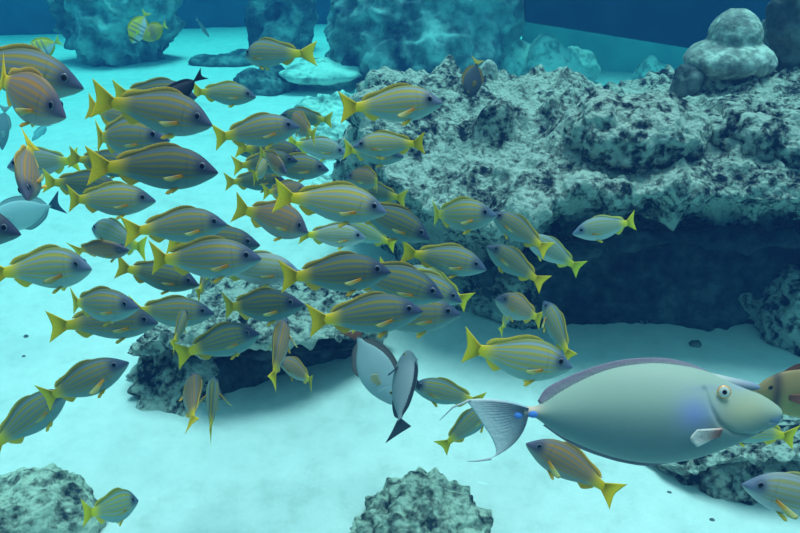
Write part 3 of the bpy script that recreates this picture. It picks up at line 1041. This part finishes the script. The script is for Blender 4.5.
# --- other species
fish('brown_surgeon', (752, 392), (880, 396), 'round brown fish behind the snout of the big grey fish', L=.30)
fish('grey_surgeon', (393, 404), (352, 326), 'smooth grey fish pointing down with reddish tail, behind the dark finned one', L=.29, phi=8, up=(.8, .4, .25), hs=1.15)
fish('blackfin_surgeon', (409, 350), (398, 435), 'grey fish rising with dark fins and tail over the open sand', L=.30, phi=-38, up=(.4, .1, .8), ws=1.7)
fish('dark_yellowtail', (469, 98), (478, 58), 'dark fish nose down with a yellow tail on the reef top', L=.19, phi=10, up=(-.8, .1, .3), hs=1.15)
fish('butterfly', (132, 43), (147, 11), 'striped white and yellow fish nose down before the far left rock', L=.20)
fish('yellow_butterfly', (143, 39), (167, 24), 'dull yellow disc shaped fish before the far left rock', L=.18, phi=-30)
fish('butterfly', (26, 56), (61, 40), 'yellow backed white fish far away at upper left', L=.20)
fish('silver', (209, 37), (196, 18), 'thin grey fish tiny over the far sand', L=.17, roll=40)
fish('ghost', (32, 141), (49, 123), 'faint greenish fish far off between the left edge snappers', L=.2)
fish('silver', (2, 150), (5, 104), 'grey sliver of a fish at the left border', L=.25, roll=50)
fish('ghost', (788, 122), (832, 132), 'pale cyan fish head at the right border over the reef', L=.20)


# ------------------------------------------------------------------ the big unicornfish (drawn in image pixels of the photo, then scaled to metres)
def build_unicorn():
    L0 = 251.0
    X = lambda px: (px - 530) / L0 - .5                 # peduncle at -.5, nose at +.5
    Z = lambda py: (412 - py) / L0
    T = lambda px: .5 - X(px)
    top = [(782, 411), (779, 406.5), (771, 400), (760, 393), (748, 387), (736, 381), (720, 374), (700, 367), (680, 363), (660, 361), (640, 362), (620, 365), (600, 371), (580, 380), (560, 391), (545, 401), (535, 406), (524, 406)]
    bot = [(782, 413), (780, 420), (775, 426), (762, 432), (748, 439), (730, 447), (712, 454), (692, 460), (670, 464), (645, 464), (620, 460), (600, 454), (580, 446), (560, 436), (545, 425), (535, 418), (524, 417)]
    wid = [(781, 4), (776, 7), (765, 11), (745, 17), (720, 25), (690, 31), (650, 31), (610, 26), (575, 18), (550, 10), (535, 6), (524, 5)]
    tt = [(T(a), Z(b)) for a, b in top]
    tb = [(T(a), Z(b)) for a, b in bot]
    tw = [(T(a), b / L0) for a, b in wid]

    def col(t, v, z, x):
        px = (x + .5) * L0 + 530
        py = 412 - z * L0
        c = mixc((.15, .25, .26), (.31, .42, .35), sst(-.55, .55, v))
        cheek = np.exp(-(((px - 742) / 26) ** 2 + ((py - 408) / 16) ** 2))
        c = mixc(c, (.52, .50, .30), cheek * .7)
        blue = np.exp(-(((px - 690) / 17) ** 2 + ((py - 408) / 17) ** 2))
        c = mixc(c, (.22, .30, .62), blue * .8)
        c = mixc(c, (.72, .48, .36), np.exp(-(((px - 530) / 12) ** 2 + ((py - 407) / 6) ** 2)) * .8)
        c = mixc(c, (.25, .33, .42), np.exp(-(((px - 705) / 20) ** 2 + ((py - 384) / 3.0) ** 2)) * .6)
        c = mixc(c, (.20, .30, .50), np.exp(-(((px - 775) / 6) ** 2 + ((py - 419) / 4) ** 2)) * .9)
        c = mixc(c, (.30, .38, .52), np.exp(-(((px - 745) / 16) ** 2 + ((py - 384) / 4) ** 2)) * .7)
        return c
    pts = lambda l: [(X(a), Z(b)) for a, b in l]
    gro = [(pts([(702, 385), (706, 402), (714, 418), (730, 429), (750, 433), (768, 432)]), .009, .008),
           (pts([(775, 421), (768, 420)]), .006, .006)]
    body = loft_body(tt, tb, tw, T(781), T(524), col, nt_=180, nr=110, power=2.2, groove=gro)
    root = bpy.data.objects.new('unicornfish', None)
    COL.objects.link(root)
    D = 1.42
    s = L0 * D / F
    pn, pt = at(781, 412, D - .03), at(530, 412, D + .03)
    Xa = (pn - pt).normalized()
    s = (pn - pt).length
    Za = (REF_UP - Xa * REF_UP.dot(Xa)).normalized()
    Za = (UP - Xa * UP.dot(Xa)).normalized() * .9 + Za * .1
    Za = (Za - Xa * Za.dot(Xa)).normalized()
    R = Matrix((Xa, Za.cross(Xa), Za)).transposed()
    M = R.to_4x4() @ Matrix.Diagonal((s, s, s, 1))
    M.translation = (pn + pt) / 2
    root.matrix_world = M
    tag(root, 'huge grey-green fish with a short horn and blue tail spots, swimming right in front', 'fish')
    link('body', make('body', body, M_BODY), root)
    # fins
    P3 = lambda l: [(X(a), 0, Z(b)) for a, b in l]
    dc = lambda u, w_, z: mixc((.30, .33, .36), (.26, .22, .30), sst(.3, .9, w_))
    link('dorsal_fin', make('dorsal_fin', fin_mesh(
        P3([(542, 406), (560, 395), (580, 384), (600, 375), (620, 369), (640, 366), (660, 365), (680, 366), (700, 370), (716, 376)]),
        P3([(538, 400), (547, 387), (565, 377), (585, 368.5), (605, 362), (625, 357.5), (648, 355.5), (672, 356.5), (695, 362.5), (713, 371)]), .010, dc, nb=90, ne=12, rays=1, serr=.04), M_FIN), root)
    link('anal_fin', make('anal_fin', fin_mesh(
        P3([(548, 424), (565, 435), (585, 445), (605, 452), (625, 457), (650, 460), (680, 459)]),
        P3([(543, 426), (562, 440), (582, 451), (603, 459), (625, 465), (650, 468), (683, 463)]), .008, const((.24, .24, .30)), nb=60, rays=1), M_FIN), root)
    tc = lambda u, w_, z: mixc((.30, .44, .52), (.58, .68, .70), sst(.2, .8, w_))
    link('tail_fin', make('tail_fin', fin_mesh(
        P3([(529, 407), (528, 410), (528, 413), (528, 416)]),
        P3([(462, 399), (470, 409), (480, 425), (490, 442), (493, 456), (484, 463)]), .014, tc, nb=49, ne=26, rays=1,
        mid=P3([(497, 398.5), (498, 409), (505, 422), (512, 434), (515, 440), (514, 444)])), M_FIN), root)
    for a, b in (((468, 399), (434, 421)), ((488, 462), (462, 465))):
        p0, p1 = (X(a[0]), 0, Z(a[1])), (X(b[0]), 0, Z(b[1]))
        mid = ((p0[0] + p1[0]) / 2 - .01, 0, (p0[2] + p1[2]) / 2 + (.012 if a[1] < 420 else -.004))
        me = tube('tail_filament', [p0, mid, p1], [.006, .004, .0012], M_FIN, 8)
        ca = me.color_attributes.new('pigment', 'FLOAT_COLOR', 'POINT')
        ca.data.foreach_set('color', [.45, .52, .55, 1] * len(me.vertices))
        link('tail_filament', me, root)
    # horn
    me = tube('horn', [(X(708), 0, Z(379)), (X(724), 0, Z(381.5)), (X(740), 0, Z(383.5)), (X(752), 0, Z(385.5)), (X(759), 0, Z(386.7)), (X(762), 0, Z(387))],
              [.034, .029, .022, .018, .012, .002], M_BODY, 24)
    ca = me.color_attributes.new('pigment', 'FLOAT_COLOR', 'POINT')
    cs = []
    for v_ in me.vertices:
        kk = min(1, max(0, (v_.co.x - X(722)) / (X(757) - X(722))))
        cs += [.44 - .22 * kk, .48 - .20 * kk, .46 - .06 * kk, 1]
    ca.data.foreach_set('color', cs)
    tag(link('horn', me, root), 'short blunt bluish horn')
    for sd_ in (1, -1):
        y = .100 * sd_
        base = [(X(716), y * 1.13, Z(422)), (X(714), y * 1.13, Z(427)), (X(712), y * 1.12, Z(431))]
        edge = [(X(690), y * 1.55, Z(421)), (X(683), y * 1.6, Z(430)), (X(690), y * 1.5, Z(439))]
        pc = lambda u, w_, z: mixc((.62, .38, .32), (.66, .68, .64), sst(.1, .5, w_))
        link('pectoral_fin', make('pectoral_fin', fin_mesh(base, edge, .008, pc, normal=(.3, sd_, 0), nb=20, rays=1), M_FIN), root)
        e = link('eye', make('eye', eye_mesh(X(720), .094 * sd_, Z(387), 6.8 / L0, (.62, .66, .62), ring=(.85, .42, .12), pr=.36), M_EYE), root)
        for q, px in enumerate((518, 533)):
            co, f_, c_ = eye_mesh(X(px), (.012 if q == 0 else .024) * sd_, Z(415 if q == 0 else 413), 5.0 / L0, (.10, .30, .85), pupil=(.10, .30, .85))
            co[:, 2] = Z(414) + (co[:, 2] - Z(414)) * .75
            tag(link('tail_spine', make('tail_spine', (co, f_, c_), M_BODY), root), 'bright blue spine patch')


build_unicorn()
for d, l in sorted(DLOG):
    print(d, l)
